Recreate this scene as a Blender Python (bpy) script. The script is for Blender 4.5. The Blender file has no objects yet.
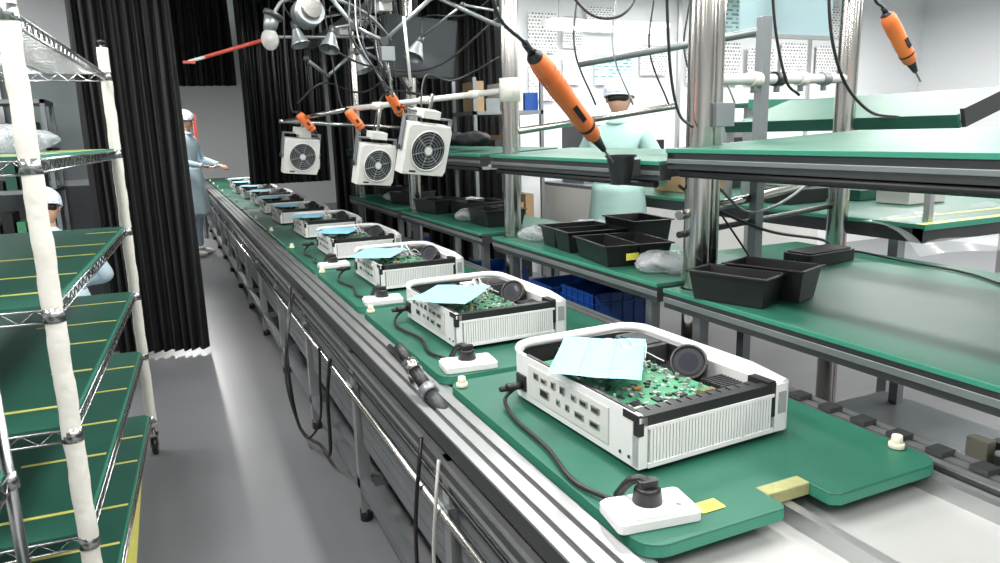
import bpy, math, random
from mathutils import Vector, Matrix, Euler
random.seed(7)
scene=bpy.context.scene
scene.view_settings.view_transform='Standard'
scene.view_settings.exposure=.12
V=Vector
# ------------------------------------------------------------ materials
def mat(name,col,rough=.5,metal=0.,var=0.,scale=20.,bump=0.,bscale=60.,trans=0.,emit=0.,alpha=1.,coat=0.):
    m=bpy.data.materials.new(name); m.use_nodes=True
    nt=m.node_tree; p=nt.nodes['Principled BSDF']
    p.inputs['Base Color'].default_value=(*col,1); p.inputs['Roughness'].default_value=rough
    p.inputs['Metallic'].default_value=metal
    if coat: p.inputs['Coat Weight'].default_value=coat
    if trans: p.inputs['Transmission Weight'].default_value=trans
    if alpha<1: p.inputs['Alpha'].default_value=alpha
    if emit:
        p.inputs['Emission Color'].default_value=(*col,1); p.inputs['Emission Strength'].default_value=emit
    tc=nt.nodes.new('ShaderNodeTexCoord')
    n=nt.nodes.new('ShaderNodeTexNoise'); n.inputs['Scale'].default_value=scale; n.inputs['Detail'].default_value=4
    nt.links.new(tc.outputs['Object'],n.inputs['Vector'])
    mx=nt.nodes.new('ShaderNodeMix'); mx.data_type='RGBA'
    v=var
    mx.inputs['A'].default_value=(*[max(0,c*(1-v)) for c in col],1)
    mx.inputs['B'].default_value=(*[min(1,c*(1+v)) for c in col],1)
    nt.links.new(n.outputs['Fac'],mx.inputs['Factor']); nt.links.new(mx.outputs['Result'],p.inputs['Base Color'])
    if bump:
        n2=nt.nodes.new('ShaderNodeTexNoise'); n2.inputs['Scale'].default_value=bscale
        nt.links.new(tc.outputs['Object'],n2.inputs['Vector'])
        b=nt.nodes.new('ShaderNodeBump'); b.inputs['Strength'].default_value=bump; b.inputs['Distance'].default_value=.01
        nt.links.new(n2.outputs['Fac'],b.inputs['Height']); nt.links.new(b.outputs['Normal'],p.inputs['Normal'])
    return m
def brickmat(name,base,line,scale,bw,rh,mortar,rough=.6,masked=False):
    m=bpy.data.materials.new(name); m.use_nodes=True
    nt=m.node_tree; p=nt.nodes['Principled BSDF']; p.inputs['Roughness'].default_value=rough
    tc=nt.nodes.new('ShaderNodeTexCoord'); b=nt.nodes.new('ShaderNodeTexBrick')
    b.inputs['Scale'].default_value=scale; b.inputs['Brick Width'].default_value=bw; b.inputs['Row Height'].default_value=rh
    b.inputs['Mortar Size'].default_value=mortar; b.offset=0 if not masked else .37
    if masked: b.inputs['Bias'].default_value=.35
    b.inputs['Color1'].default_value=(*base,1); b.inputs['Color2'].default_value=(*(line if masked else base),1); b.inputs['Mortar'].default_value=(*(base if masked else line),1)
    nt.links.new(tc.outputs['UV'],b.inputs['Vector']); nt.links.new(b.outputs['Color'],p.inputs['Base Color'])
    return m
G=mat('green_esd_mat',(.016,.108,.068),.46,0,.22,6,.03,200)
GR=mat('green_shelf_board',(.016,.092,.062),.48,0,.25,5)
GE=mat('green_mat_edge',(.035,.22,.145),.5)
WH=mat('white_plastic',(.70,.70,.69),.38,0,.03)
WH2=mat('offwhite_plastic',(.58,.58,.55),.45,0,.04)
BED=mat('bed_plate_grey',(.40,.40,.39),.45,.1,.1,6)
LV=mat('louvre_grey',(.30,.30,.30),.5)
BK=mat('black_plastic',(.012,.012,.013),.38,0,.2)
BKM=mat('black_matte',(.015,.015,.017),.7,0,.3)
DK=mat('dark_grey_profile',(.045,.048,.05),.4,.3,.2)
ALU=mat('aluminium_profile',(.50,.51,.51),.32,.85,.12,8)
ALD=mat('aluminium_dull',(.26,.28,.29),.42,.7,.2,5)
STEEL=mat('stainless_steel',(.50,.48,.45),.2,1.,.2,3)
CHR=mat('chrome_wire',(.5,.5,.5),.25,1.)
WRAP=mat('white_foam_wrap',(.66,.64,.58),.7,0,.14,14,.25,40)
PCB=mat('pcb_green',(.06,.26,.13),.4,0,.7,60)
PCB2=mat('pcb_parts',(.35,.36,.33),.4,.3,.5,90)
ORF=mat('flex_orange',(.55,.22,.05),.5)
GOLD=mat('brass_part',(.42,.34,.16),.3,.8)
ORG=mat('orange_grip',(.76,.18,.045),.42,0,.08,30)
YEL=mat('yellow_tape',(.66,.63,.16),.5,0,.1)
YEL2=mat('yellow_label',(.85,.78,.1),.5)
TAN=mat('chipboard',(.28,.28,.12),.7,0,.3,60)
CREAM=mat('cream_rubber',(.74,.70,.54),.5)
CURT=mat('black_curtain',(.008,.008,.009),.6,0,.3,3)
CURG=mat('black_pvc_curtain',(.012,.012,.014),.2,0,.3,3)
FLOOR=mat('epoxy_floor',(.18,.182,.19),.3,0,.14,1.5)
CEIL=mat('ceiling_paint',(.7,.7,.7),.8)
WALL=mat('wall_paint',(.76,.78,.79),.7,0,.03)
WALLD=mat('wall_dark_paint',(.10,.11,.12),.7,0,.1)
GLS=mat('clear_film',(.75,.8,.82),.12,0,0,alpha=.2)
BAG=mat('plastic_bag',(.6,.63,.65),.2,0,.25,9,.8,30,alpha=.4)
PANEL=mat('pale_blue_panel',(.45,.62,.66),.3,alpha=.8)
BLUEC=mat('blue_crate',(.01,.07,.32),.4)
GOWN=mat('pale_green_gown',(.36,.54,.50),.8,0,.08,8,.3,20)
GOWNB=mat('pale_blue_gown',(.55,.70,.77),.8,0,.08,8,.3,20)
CAP=mat('white_cap',(.74,.79,.88),.8,0,.06,25,.5,50)
SKIN=mat('skin',(.55,.32,.22),.5,0,.05)
HAIR=mat('hair_black',(.015,.012,.01),.5)
MOUTH=mat('lips',(.35,.12,.1),.5)
RED=mat('red_paint',(.50,.07,.045),.4)
SHOE=mat('shoe_white',(.6,.6,.6),.5)
TUBE=mat('fluorescent_tube',(1,1,1),.5,emit=6)
BULB=mat('bulb_glass',(.6,.6,.58),.08,0,0,alpha=.45)
LENS=mat('lens_glass',(.03,.03,.04),.05)
SCREEN=mat('monitor_screen',(.04,.045,.05),.12)
CARD=mat('cardboard',(.36,.24,.13),.8,0,.1)
BLUEP=brickmat('blue_form_paper',(.25,.56,.67),(.13,.37,.48),1,.33,.055,.005)
TXT=brickmat('printed_paper',(.80,.80,.78),(.10,.11,.14),1,.11,.085,.024,masked=True)
TXT2=brickmat('poster_paper',(.55,.76,.72),(.08,.28,.32),1,.2,.11,.03,masked=True)
# ------------------------------------------------------------ mesh builder
class B:
    def __init__(s): s.v=[];s.f=[];s.m=[];s.s=[];s.mats=[];s.uv={}
    def add(s,vs,fs,m,smooth=False,T=None,uvs=None):
        if m not in s.mats: s.mats.append(m)
        k=len(s.v); i=s.mats.index(m)
        for p in vs: s.v.append(tuple(T@V(p)) if T else tuple(p))
        for j,q in enumerate(fs):
            if uvs: s.uv[len(s.f)]=uvs[j]
            s.f.append([a+k for a in q]); s.m.append(i); s.s.append(smooth)
    def box(s,x0,x1,y0,y1,z0,z1,m,T=None):
        vs=[(x,y,z) for z in(z0,z1) for y in(y0,y1) for x in(x0,x1)]
        s.add(vs,[(0,2,3,1),(4,5,7,6),(0,1,5,4),(2,6,7,3),(0,4,6,2),(1,3,7,5)],m,False,T)
    def cyl(s,p1,p2,r,m,r2=None,n=16,T=None,cap=True):
        p1=V(p1);p2=V(p2);r2=r if r2 is None else r2
        d=(p2-p1).normalized(); a=d.orthogonal().normalized(); b=d.cross(a)
        vs=[];fs=[]
        for p,rr in((p1,r),(p2,r2)):
            for i in range(n):
                t=2*math.pi*i/n; vs.append(p+a*math.cos(t)*rr+b*math.sin(t)*rr)
        for i in range(n): j=(i+1)%n; fs.append((i,j,n+j,n+i))
        s.add(vs,fs,m,True,T)
        if cap: s.add(vs,[list(range(n))[::-1],list(range(n,2*n))],m,False,T)
    def tube(s,pts,r,m,n=8,closed=False,T=None):
        pts=[V(p) for p in pts]; N=len(pts); rs=r if isinstance(r,(list,tuple)) else [r]*N
        vs=[];a=None
        for i,p in enumerate(pts):
            if closed: d=(pts[(i+1)%N]-pts[i-1])
            else: d=pts[min(i+1,N-1)]-pts[max(i-1,0)]
            d=d.normalized() if d.length>1e-9 else V((0,0,1))
            if a is None: a=d.orthogonal().normalized()
            a=(a-d*a.dot(d)); a=a.normalized() if a.length>1e-6 else d.orthogonal().normalized()
            b=d.cross(a)
            for k in range(n):
                t=2*math.pi*k/n; vs.append(p+(a*math.cos(t)+b*math.sin(t))*rs[i])
        fs=[]
        for i in range(N if closed else N-1):
            i2=(i+1)%N
            for k in range(n): k2=(k+1)%n; fs.append((i*n+k,i*n+k2,i2*n+k2,i2*n+k))
        if not closed: fs+= [list(range(n))[::-1],list(range((N-1)*n,N*n))]
        s.add(vs,fs,m,True,T)
    def prism(s,poly,z0,z1,m,T=None):
        n=len(poly); vs=[(x,y,z0) for x,y in poly]+[(x,y,z1) for x,y in poly]
        s.add(vs,[list(range(n))[::-1],list(range(n,2*n))]+[(i,(i+1)%n,n+(i+1)%n,n+i) for i in range(n)],m,False,T)
    def ell(s,c,r,m,n=20,T=None):
        c=V(c); vs=[];fs=[];R=n//2
        for i in range(R+1):
            th=math.pi*i/R
            for k in range(n):
                t=2*math.pi*k/n; vs.append(c+V((r[0]*math.sin(th)*math.cos(t),r[1]*math.sin(th)*math.sin(t),r[2]*math.cos(th))))
        for i in range(R):
            for k in range(n): k2=(k+1)%n; fs.append((i*n+k,(i+1)*n+k,(i+1)*n+k2,i*n+k2))
        s.add(vs,fs,m,True,T)
    def grid(s,fn,nu,nv,m,T=None,smooth=True):
        vs=[fn(i/nu,j/nv) for j in range(nv+1) for i in range(nu+1)]
        fs=[];uv=[]
        for j in range(nv):
            for i in range(nu):
                a=j*(nu+1)+i; fs.append((a,a+1,a+nu+2,a+nu+1))
                uv.append([(i/nu,j/nv),((i+1)/nu,j/nv),((i+1)/nu,(j+1)/nv),(i/nu,(j+1)/nv)])
        s.add(vs,fs,m,smooth,T,uv)
    def done(s,name,loc=(0,0,0),rot=(0,0,0),bevel=0,parent=None,seg=2,solid=0,norm=True,sc=1):
        me=bpy.data.meshes.new(name); me.from_pydata(s.v,[],s.f)
        for m in s.mats: me.materials.append(m)
        for p,i,sm in zip(me.polygons,s.m,s.s): p.material_index=i; p.use_smooth=sm
        if s.uv:
            ul=me.uv_layers.new(name='UVMap')
            for fi,c in s.uv.items():
                for li,u in zip(me.polygons[fi].loop_indices,c): ul.data[li].uv=u
        if norm:
            import bmesh
            bm=bmesh.new(); bm.from_mesh(me); bmesh.ops.remove_doubles(bm,verts=bm.verts,dist=1e-6) if not s.uv else None
            bmesh.ops.recalc_face_normals(bm,faces=bm.faces); bm.to_mesh(me); bm.free()
        o=bpy.data.objects.new(name,me); scene.collection.objects.link(o)
        o.location=loc; o.rotation_euler=rot; o.scale=(sc,sc,sc)
        if solid:
            md=o.modifiers.new('s','SOLIDIFY'); md.thickness=solid
        if bevel:
            md=o.modifiers.new('b','BEVEL'); md.width=bevel; md.segments=seg; md.limit_method='ANGLE'; md.angle_limit=math.radians(40)
        if parent: o.parent=parent
        return o
def smoothpts(pts,k=8):
    pts=[V(p) for p in pts]; out=[]
    P=[pts[0]*2-pts[1]]+pts+[pts[-1]*2-pts[-2]]
    for i in range(1,len(P)-2):
        for j in range(k):
            t=j/k; a,b,c,d=P[i-1],P[i],P[i+1],P[i+2]
            out.append(.5*((2*b)+(c-a)*t+(2*a-5*b+4*c-d)*t*t+(3*b-a-3*c+d)*t**3))
    out.append(pts[-1]); return out
def cable(name,pts,r=.004,m=BK,k=8):
    b=B(); pts=list(pts)
    sp=smoothpts(pts,k)
    if pts[0][2]>=2.15: sp=[V((pts[0][0],pts[0][1],3.3))]+sp
    if pts[-1][2]>=2.15: sp=sp+[V((pts[-1][0],pts[-1][1],3.3))]
    b.tube(sp,r,m,8); return b.done(name)
def rrect(x0,x1,y0,y1,r,n=5):
    out=[]
    for cx,cy,a0 in((x1-r,y0+r,-90),(x1-r,y1-r,0),(x0+r,y1-r,90),(x0+r,y0+r,180)):
        for i in range(n+1):
            a=math.radians(a0+90*i/n); out.append((cx+r*math.cos(a),cy+r*math.sin(a)))
    return out
def TR(loc,rot=(0,0,0),sc=1):
    return Matrix.Translation(loc)@Euler(rot).to_matrix().to_4x4()@Matrix.Scale(sc,4)
# ------------------------------------------------------------ room shell
def slab(name,x0,x1,y0,y1,z0,z1,m):
    b=B(); b.box(x0,x1,y0,y1,z0,z1,m); return b.done(name)
slab('floor',-5,9,-3,17,-.1,0,FLOOR)
slab('ceiling',-5,9,-3,17,3.3,3.4,CEIL)
slab('wall_left',-5.1,-5,-3,17,0,3.3,WALL)
slab('wall_right',9,9.1,-3,17,0,3.3,WALL)
slab('wall_back',-5,9,17,17.1,0,3.3,WALL)
slab('wall_front',-5,9,-3.1,-3,0,3.3,WALL)
b=B(); b.box(3.15,9,6.5,6.6,0,3.3,WALL); b.box(3.15,3.2,6.46,6.5,0,3.3,ALU)
for x in(5.1,7.0): b.box(x,x+.04,6.47,6.5,0,3.3,ALU)
b.box(3.15,9,6.46,6.5,1.15,1.2,ALU)
b.done('wall_partition_right')
b=B(); b.box(-5,-.55,7.2,7.3,0,1.15,WALLD); b.box(-5,-.55,7.2,7.3,1.15,1.2,ALU); b.box(-5,-.55,7.2,7.3,2.25,3.3,WALL)
for x in(-5,-3.4,-2.0,-1.2,-.6): b.box(x,x+.05,7.2,7.3,1.2,2.25,ALU)
b.box(-5,-.55,7.24,7.26,1.2,2.25,mat('window_grey_glass',(.24,.28,.29),.15,0,.2,2))
b.done('wall_partition_left')
slab('floor_marking_tape',-.29,-.25,1.2,3.6,0,.002,YEL)
# ------------------------------------------------------------ curtains
def curtain(name,p0,p1,z0,z1,amp,folds,m,seed=0):
    rd=random.Random(seed); p0=V((*p0,0));p1=V((*p1,0)); d=(p1-p0); n=V((-d.y,d.x,0)).normalized()
    ph=[rd.uniform(0,6) for _ in range(4)]
    def fn(u,v):
        w=math.sin(u*folds*6.283+ph[0]+.6*math.sin(u*9+ph[1]))*amp*(1-.35*v)+math.sin(u*folds*2.3*6.283+ph[2])*amp*.25
        w+=.3*amp*math.sin(v*3+u*14)
        return p0+d*(u+.01*math.sin(v*4+u*20))+n*w+V((0,0,z0+(z1-z0)*v))
    b=B(); b.grid(fn,folds*14,10,m); o=b.done(name,norm=False); return o
curtain('black_curtain',(-.42,5.6),(.14,5.45),.03,3.25,.035,9,CURT,1)
curtain('black_curtain',(-.15,8.72),(.80,8.6),2.08,3.25,.03,10,CURT,2)
curtain('black_curtain',(.82,8.2),(1.7,8.3),1.02,3.25,.03,12,CURG,3)
curtain('black_curtain',(1.7,8.3),(3.15,6.9),.03,3.25,.05,16,CURT,4)
curtain('black_curtain',(-.44,5.6),(-.56,7.15),.03,3.25,.03,10,CURT,5)
b=B(); b.cyl((-.5,5.6,3.27),(.2,5.43,3.27),.015,STEEL); b.done('curtain_rail')
# ------------------------------------------------------------ wire racks
def wire_rack(name,L,W,levels,top_open,loc,rotz,H,wrap=True):
    b=B()
    r=.023
    for x in(-.0,-W):
        for y in(0,L):
            b.cyl((x,y,.1),(x,y,H),r*.5,CHR,n=12)
            if wrap:
                pts=[];rs=[];nn=70
                for i in range(nn+1):
                    t=i/nn; z=.15+(H-.17)*t; pts.append((x+.0012*math.sin(i*.9),y,z)); rs.append(r*(1+.03*math.sin(i*1.3+y*4)+.02*math.sin(i*3.1)))
                b.tube(pts,rs,WRAP,16)
            for l in levels:
                b.cyl((x,y,l-.03),(x,y,l+.006),r*(1.08 if wrap else .75),CHR,r2=r*(1.0 if wrap else .6),n=16)
            b.cyl((x,y,H),(x,y,H+.01),r*.7,BK,n=12)
            b.cyl((x-.012,y+.02,.045),(x+.012,y+.02,.045),.045,BK,n=20)
            b.cyl((x-.014,y+.02,.045),(x+.014,y+.02,.045),.02,CHR,n=12)
            b.box(x-.02,x-.015,y-.01,y+.03,.04,.105,CHR); b.box(x+.015,x+.02,y-.01,y+.03,.04,.105,CHR); b.box(x-.02,x+.02,y-.015,y+.035,.095,.105,CHR)
    for li,l in enumerate(levels):
        for (p,q) in(((0,0),(0,L)),((-W,0),(-W,L)),((0,0),(-W,0)),((0,L),(-W,L))):
            P=V((*p,0));Q=V((*q,0)); n=int((Q-P).length/.035)
            b.tube([P+V((0,0,l)),Q+V((0,0,l))],.0035,CHR,6); b.tube([P+V((0,0,l-.03)),Q+V((0,0,l-.03))],.0035,CHR,6)
            b.tube([P+(Q-P)*(i/n)+V((0,0,l if i%2 else l-.03)) for i in range(n+1)],.0022,CHR,5)
        ny=int(L/.035)
        for i in range(1,ny): b.tube([(0,L*i/ny,l-.002),(-W,L*i/ny,l-.002)],.002,CHR,5)
        for x in(-W*.33,-W*.66): b.tube([(x,0,l-.012),(x,L,l-.012)],.003,CHR,5)
        if li not in top_open:
            b.box(-W+.01,-.008,.0,L,l+.003,l+.011,GR)
            b.box(-.0095,-.004,.0,L,l+.002,l+.0115,GE)
            for i in range(5):
                y=.15+i*(L-.2)/4.6+.03*math.sin(i*3+li)
                b.box(-W*(.34+.14*math.sin(i*5+li*2)),-.015,y,y+.014,l+.011,l+.0122,YEL)
    return b.done(name,loc,(0,0,rotz))
levels=[1.80,1.465,1.115,.81,.52,.20]
wire_rack('wire_shelving_rack',1.74,.62,levels,(0,),(-.28,1.97,0),-.05,1.93)
wire_rack('wire_shelving_rack',1.6,.62,[1.125,.87,.55,.2],(),(-.345-.046*1.6,.0,0),-.046,1.16,False)
def bag(name,loc,sx,sy,sz,seed,m=BAG):
    rd=random.Random(seed); b=B(); k=[rd.uniform(0,6) for _ in range(6)]
    def fn(u,v):
        th=v*math.pi; ph=u*2*math.pi
        rr=1+.14*math.sin(3*ph+k[0])*math.sin(2*th+k[1])+.09*math.sin(7*ph+k[2]+4*th)
        return (sx*rr*math.sin(th)*math.cos(ph),sy*rr*math.sin(th)*math.sin(ph),sz*max(0,(1+rr*(-math.cos(th))))*.5)
    b.grid(fn,28,16,m); return b.done(name,loc,norm=False)
bag('plastic_parts_bag',(-.55,2.5,1.478),.14,.18,.10,1)
bag('plastic_parts_bag',(-.52,2.95,1.478),.14,.18,.09,2)
bag('plastic_parts_bag',(-.5,3.35,1.478),.13,.16,.08,3)
b=B()
for z in(.3,.8,1.15,1.45,1.8):
    b.box(-1.6,-.75,6.3,6.8,z,z+.03,ALD)
for x in(-1.6,-.78):
    for y in(6.3,6.77): b.box(x,x+.03,y,y+.03,0,1.83,ALD)
rd=random.Random(3)
for z in(.33,.83,1.18,1.48):
    x=-1.55
    while x<-.85:
        w=rd.uniform(.03,.08); h=rd.uniform(.06,.2); b.box(x,x+w,6.35,6.65,z,z+h,rd.choice([GR,YEL,BK,ORG,DK,PCB,BK,GOLD])); x+=w+.02
b.done('parts_shelf_unit')
# ------------------------------------------------------------ conveyor line
Y0,Y1=-.2,15.6
b=B()
for x0,x1,zt in((.56,.672,.772),(1.475,1.565,.762)):
    b.box(x0,x1,Y0,Y1,zt-.05,zt-.006,DK)
    w=(x1-x0)
    for t0,t1 in((0,.22),(.34,.62),(.74,1)): b.box(x0+w*t0,x0+w*t1,Y0,Y1,zt-.006,zt,ALU)
b.box(.672,1.475,Y0,Y1,.70,.715,BED)
for x in(.70,1.07,1.43): b.box(x-.012,x+.012,Y0,Y1,.715,.752,ALU)
b.box(.555,.60,Y0,Y1,.645,.70,ALU); b.box(.553,.56,Y0,Y1,.663,.683,DK)
b.box(.57,.60,Y0,Y1,.60,.64,ALD)
b.box(.56,.60,Y0,Y1,.14,.185,ALD); b.box(1.52,1.56,Y0,Y1,.14,.185,ALD); b.box(1.52,1.56,Y0,Y1,.6,.70,ALD)
b.cyl((.545,Y0,.56),(.545,Y1,.56),.012,STEEL,n=12)
b.cyl((.56,Y0,.615),(.56,Y1,.615),.006,BK,n=8)
y=.55;i=0
while y<Y1:
    for x in(.56,1.515):
        b.box(x,x+.045,y,y+.045,.04,.70,ALU); b.cyl((x+.022,y+.022,0),(x+.022,y+.022,.05),.025,BK,n=14)
    b.box(.6,1.52,y,y+.04,.14,.18,ALD); b.box(.6,1.52,y,y+.04,.62,.66,ALD)
    for k in range(5): b.box(.578,.59,y+.06,y+1.0,.34+k*.05,.383+k*.05,ALD)
    b.box(.65,1.5,y+.05,y+1.0,.19,.2,DK)
    b.box(.548,.572,y-.02,y+.065,.54,.58,ALD)
    y+=1.03; i+=1
for yy in(1.5,4.6,7.7):
    b.box(.75,1.1,yy,yy+.3,.3,.5,DK); b.cyl((.7,yy+.15,.4),(.76,yy+.15,.4),.07,ALD)
b.done('assembly_conveyor')
# ------------------------------------------------------------ pallets
def pallet(y):
    b=B(); x0,x1=.69,1.46; L=.985; r=.05; z0,z1=.753,.78
    poly=[(x0+r,0),(1.02-.01,0),(1.02,.012),(1.02,.055),(1.13,.055),(1.13,-.0),(1.15,-.012),(x1-r,-.012)]
    for i in range(6):
        a=math.radians(-90+90*i/5); poly.append((x1-r+r*math.cos(a),r-.012+r*math.sin(a)))
    for cx,cy,a0 in((x1-r,L-r,0),(x0+r,L-r,90),(x0+r,r,180)):
        for i in range(6):
            a=math.radians(a0+90*i/5); poly.append((cx+r*math.cos(a),cy+r*math.sin(a)))
    b.prism(poly,z0,z1-.004,GE); b.prism(poly,z1-.004,z1,G)
    b.box(1.018,1.132,.05,.085,.7535,.7815,TAN)
    b.done('conveyor_pallet',(0,y,0),bevel=.003)
    for x,yy in((1.43,.08),(.715,.93)):
        c=B(); c.cyl((0,0,0),(0,0,.012),.017,CREAM); c.cyl((0,0,.012),(0,0,.03),.013,CREAM,r2=.011); c.done('rubber_stopper',(x,y+yy,.781),bevel=.002)
PY=[.93+1.025*i for i in range(14)]
for y in PY: pallet(y)
# ------------------------------------------------------------ projectors
def projector(x,y,seed,detail=True,rz=None,sc=1.):
    rd=random.Random(seed); b=B(); W,D,H=.42,.56,.135
    b.prism(rrect(0.01,W-.01,.02,D-.01,.03),.012,.03,WH)
    for fx,fy in((.05,.05),(W-.05,.05),(.05,D-.06),(W-.05,D-.06)): b.cyl((fx,fy,0),(fx,fy,.014),.016,BK)
    def arc(cx,cy,r,a0,a1,n=8): return [(cx+r*math.cos(math.radians(a0+(a1-a0)*i/n)),cy+r*math.sin(math.radians(a0+(a1-a0)*i/n))) for i in range(n+1)]
    out=[(W,.035)]+arc(W-.08,D-.08,.08,0,90)+arc(.07,D-.07,.07,90,180)+[(0,.0)]
    inn=[(.010,.0)]+arc(.07,D-.07,.060,180,90)+arc(W-.08,D-.08,.055,90,0)+[(W-.025,.035)]
    b.prism(out+inn,.012,H-.006,WH)
    # black inner liner of the shell
    inl=[(x2+(.0015 if x2<.2 else -.0015),y2-(.0015 if y2>.3 else 0)) for x2,y2 in inn]; inl2=[(x2+(.003 if x2<.2 else -.003),y2-(.003 if y2>.3 else 0)) for x2,y2 in inn][::-1]
    b.prism(inl[::-1]+inl2[::-1],.03,H-.014,BKM)
    lip=[(W-.014,-.0,H-.016),(W-.014,.1,H-.004),(W-.014,D-.09,H-.002)]+[(px,py,H-.002) for px,py in arc(W-.085,D-.085,.07,0,90)]+[(px,py,H-.004) for px,py in arc(.075,D-.075,.068,90,150)]
    b.tube(lip,.013,WH,10)
    b.prism([(W-.045,-.004),(W-.01,-.004)]+arc(W-.012,.012,.016,-90,0,4)+[(W+.004,.12),(W-.0,.3),(W-.045,.3)],.012,H-.012,WH)
    b.box(W-.036,W-.012,-.006,-.003,.055,.105,LV)
    b.box(.012,.368,.0,.012,.016,.103,LV)
    b.box(.0,.02,-.003,.02,.014,H-.012,WH)
    n=40
    for i in range(n):
        xx=.026+i*(.338/n); b.box(xx,xx+.0066,-.005,.001,.024,.098,WH)
    b.box(.02,.37,-.007,.0,.014,.024,WH); b.box(.02,.37,-.006,.0,.097,.104,WH)
    for i in range(1,4): b.box(.022+.34*i/4,.025+.34*i/4,-.0065,0,.024,.098,WH2)
    b.box(.362,.376,-.004,.02,.05,.128,BK)
    b.box(.004,.374,-.003,.020,.104,.126,BK); b.box(.016,.372,.020,.062,.108,.115,BK); b.box(.355,.378,.0,.06,.1,.131,BK); b.box(-.002,.006,-.002,.05,.112,.128,BK)
    b.box(-.004,.010,-.0045,.012,.085,.112,BK)
    b.box(.003,.012,.02,D-.1,.122,.132,BK)
    for i in range(12): b.box(.03+i*.028,.05+i*.028,.024,.055,.115,.1185,DK)
    b.box(-.003,.001,.10,.44,.03,.112,WH2)
    for i,(yy,zz,w,h) in enumerate([(.13,.085,.03,.014),(.175,.085,.03,.014),(.22,.085,.02,.014),(.27,.085,.018,.018),(.31,.085,.018,.018),(.35,.085,.025,.012),(.39,.085,.02,.016),(.13,.05,.035,.014),(.19,.05,.035,.014),(.25,.052,.014,.014),(.29,.052,.014,.014),(.34,.05,.04,.02)]):
        b.box(-.006,-.002,yy,yy+w,zz,zz+h,ALU if i%3 else ALD)
        b.box(-.0068,-.0055,yy+.004,yy+w-.004,zz+.003,zz+h-.003,BK if i%2 else DK)
    b.box(-.006,.002,.455,.50,.035,.075,BK)
    for yy in(.03,.06): b.cyl((-.002,yy,.03),(.001,yy,.03),.004,DK,n=10)
    b.box(.014,W-.028,.03,D-.03,.03,.072,BKM)
    b.box(.04,.295,.065,.37,.092,.097,PCB); b.box(.03,.22,.37,.50,.086,.090,PCB)
    for sx,sy in((.045,.07),(.285,.07),(.045,.355),(.285,.355)): b.cyl((sx,sy,.07),(sx,sy,.1),.004,GOLD,n=8)
    for i in range(190 if detail else 30):
        xx=rd.uniform(.045,.275);yy=rd.uniform(.07,.35);w=rd.uniform(.003,.013);l=rd.uniform(.003,.013)
        b.box(xx,xx+w,yy,yy+l,.097,.097+rd.uniform(.001,.006),rd.choice([BK,PCB2,PCB2,WH2,DK,DK,ALU,GE]))
    for i in range(3): b.box(.07+.06*i,.095+.06*i,.10,.125,.097,.101,BK)
    for i in range(5): b.cyl((.27,.12+.04*i,.097),(.27,.12+.04*i,.11),.005,ALU,n=10)
    b.box(.13,.152,.18,.19,.1,.104,ORF); b.box(.24,.28,.08,.095,.097,.108,GOLD)
    for i in range(9): b.box(.305,.37,.07+i*.010,.075+i*.010,.072,.104,DK)
    T=TR((.342,.235,.104),(math.radians(58),0,math.radians(-48)),1.08)
    b.cyl((0,0,-.045),(0,0,.03),.036,BK,n=32,T=T); b.cyl((0,0,.03),(0,0,.042),.042,BKM,n=32,T=T)
    b.cyl((0,0,-.01),(0,0,-.002),.039,DK,n=32,T=T); b.cyl((0,0,-.025),(0,0,-.018),.038,DK,n=32,T=T); b.cyl((0,0,.0421),(0,0,.044),.03,BKM,n=32,T=T); b.cyl((0,0,.044),(0,0,.0445),.022,LENS,n=32,T=T)
    b.tube([(math.cos(a*math.pi/14)*.038,math.sin(a*math.pi/14)*.038,.043) for a in range(28)],.004,BK,6,True,T=T)
    b.prism(rrect(.22,.29,.40,.50,.01),.072,.122,WH2); b.box(.12,.2,.42,.5,.09,.12,BK)
    b.prism(rrect(.30,.385,.36,.5,.02),.072,.126,DK); b.box(.31,.375,.38,.48,.126,.129,BK)
    for i in range(20 if detail else 4):
        a=V((rd.uniform(.2,.32),rd.uniform(.30,.42),.105)); c=V((rd.uniform(.1,.3),rd.uniform(.3,.5),.105)); mdl=(a+c)/2+V((rd.uniform(-.04,.04),rd.uniform(-.03,.03),rd.uniform(.01,.035)))
        b.tube(smoothpts([a,mdl,c],6),.0017,rd.choice([WH,WH,BK,BK,RED,WH,BK]),5)
    b.tube(smoothpts([(.23,.3,.11),(.21,.33,.155),(.24,.38,.15),(.27,.40,.115)],6),.0035,WH,6)
    b.tube(smoothpts([(.25,.29,.11),(.235,.33,.16),(.265,.38,.15),(.28,.41,.115)],6),.0028,WH2,6)
    return b.done('projector',(x,y,.781),(0,0,rd.uniform(-.02,.02) if rz is None else rz),bevel=.0022,sc=sc)
PX=[(.838,1.165,.045,1.05),(.825,2.18,.02,1.02),(.86,3.24,0,1),(.85,4.24,0,1)]
for i in range(11):
    if i<4: projector(PX[i][0],PX[i][1],i,True,PX[i][2],PX[i][3])
    else: projector(.85+.02*math.sin(i*2),1.19+1.025*i,i,False)
def sheet(x,y,z,rotz,w=.2,l=.25,seed=0,tx=0,ty=0):
    k=seed
    def fn(u,v):
        return ((u-.5)*w,(v-.5)*l,.003*math.sin(u*3.14+k)*math.sin(v*2.5+k)+.002*math.sin(v*6+k)+.0015*math.sin(u*9))
    b=B(); b.grid(fn,14,14,BLUEP); b.done('work_order_sheet',(x,y,z),(tx,ty,rotz),norm=False)
sheet(.945,1.485,.939,-.66,.22,.30,1,.03,.0)
sheet(.895,2.41,.930,-.75,.22,.28,2)
sheet(.92,3.50,.926,-.6,.22,.28,3)
sheet(.93,4.5,.926,-.5,.22,.28,1.5)
for i in range(4,11): sheet(.94,1.44+1.025*i,.926,-.5+.1*(i%3),.22,.28,i)
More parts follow.
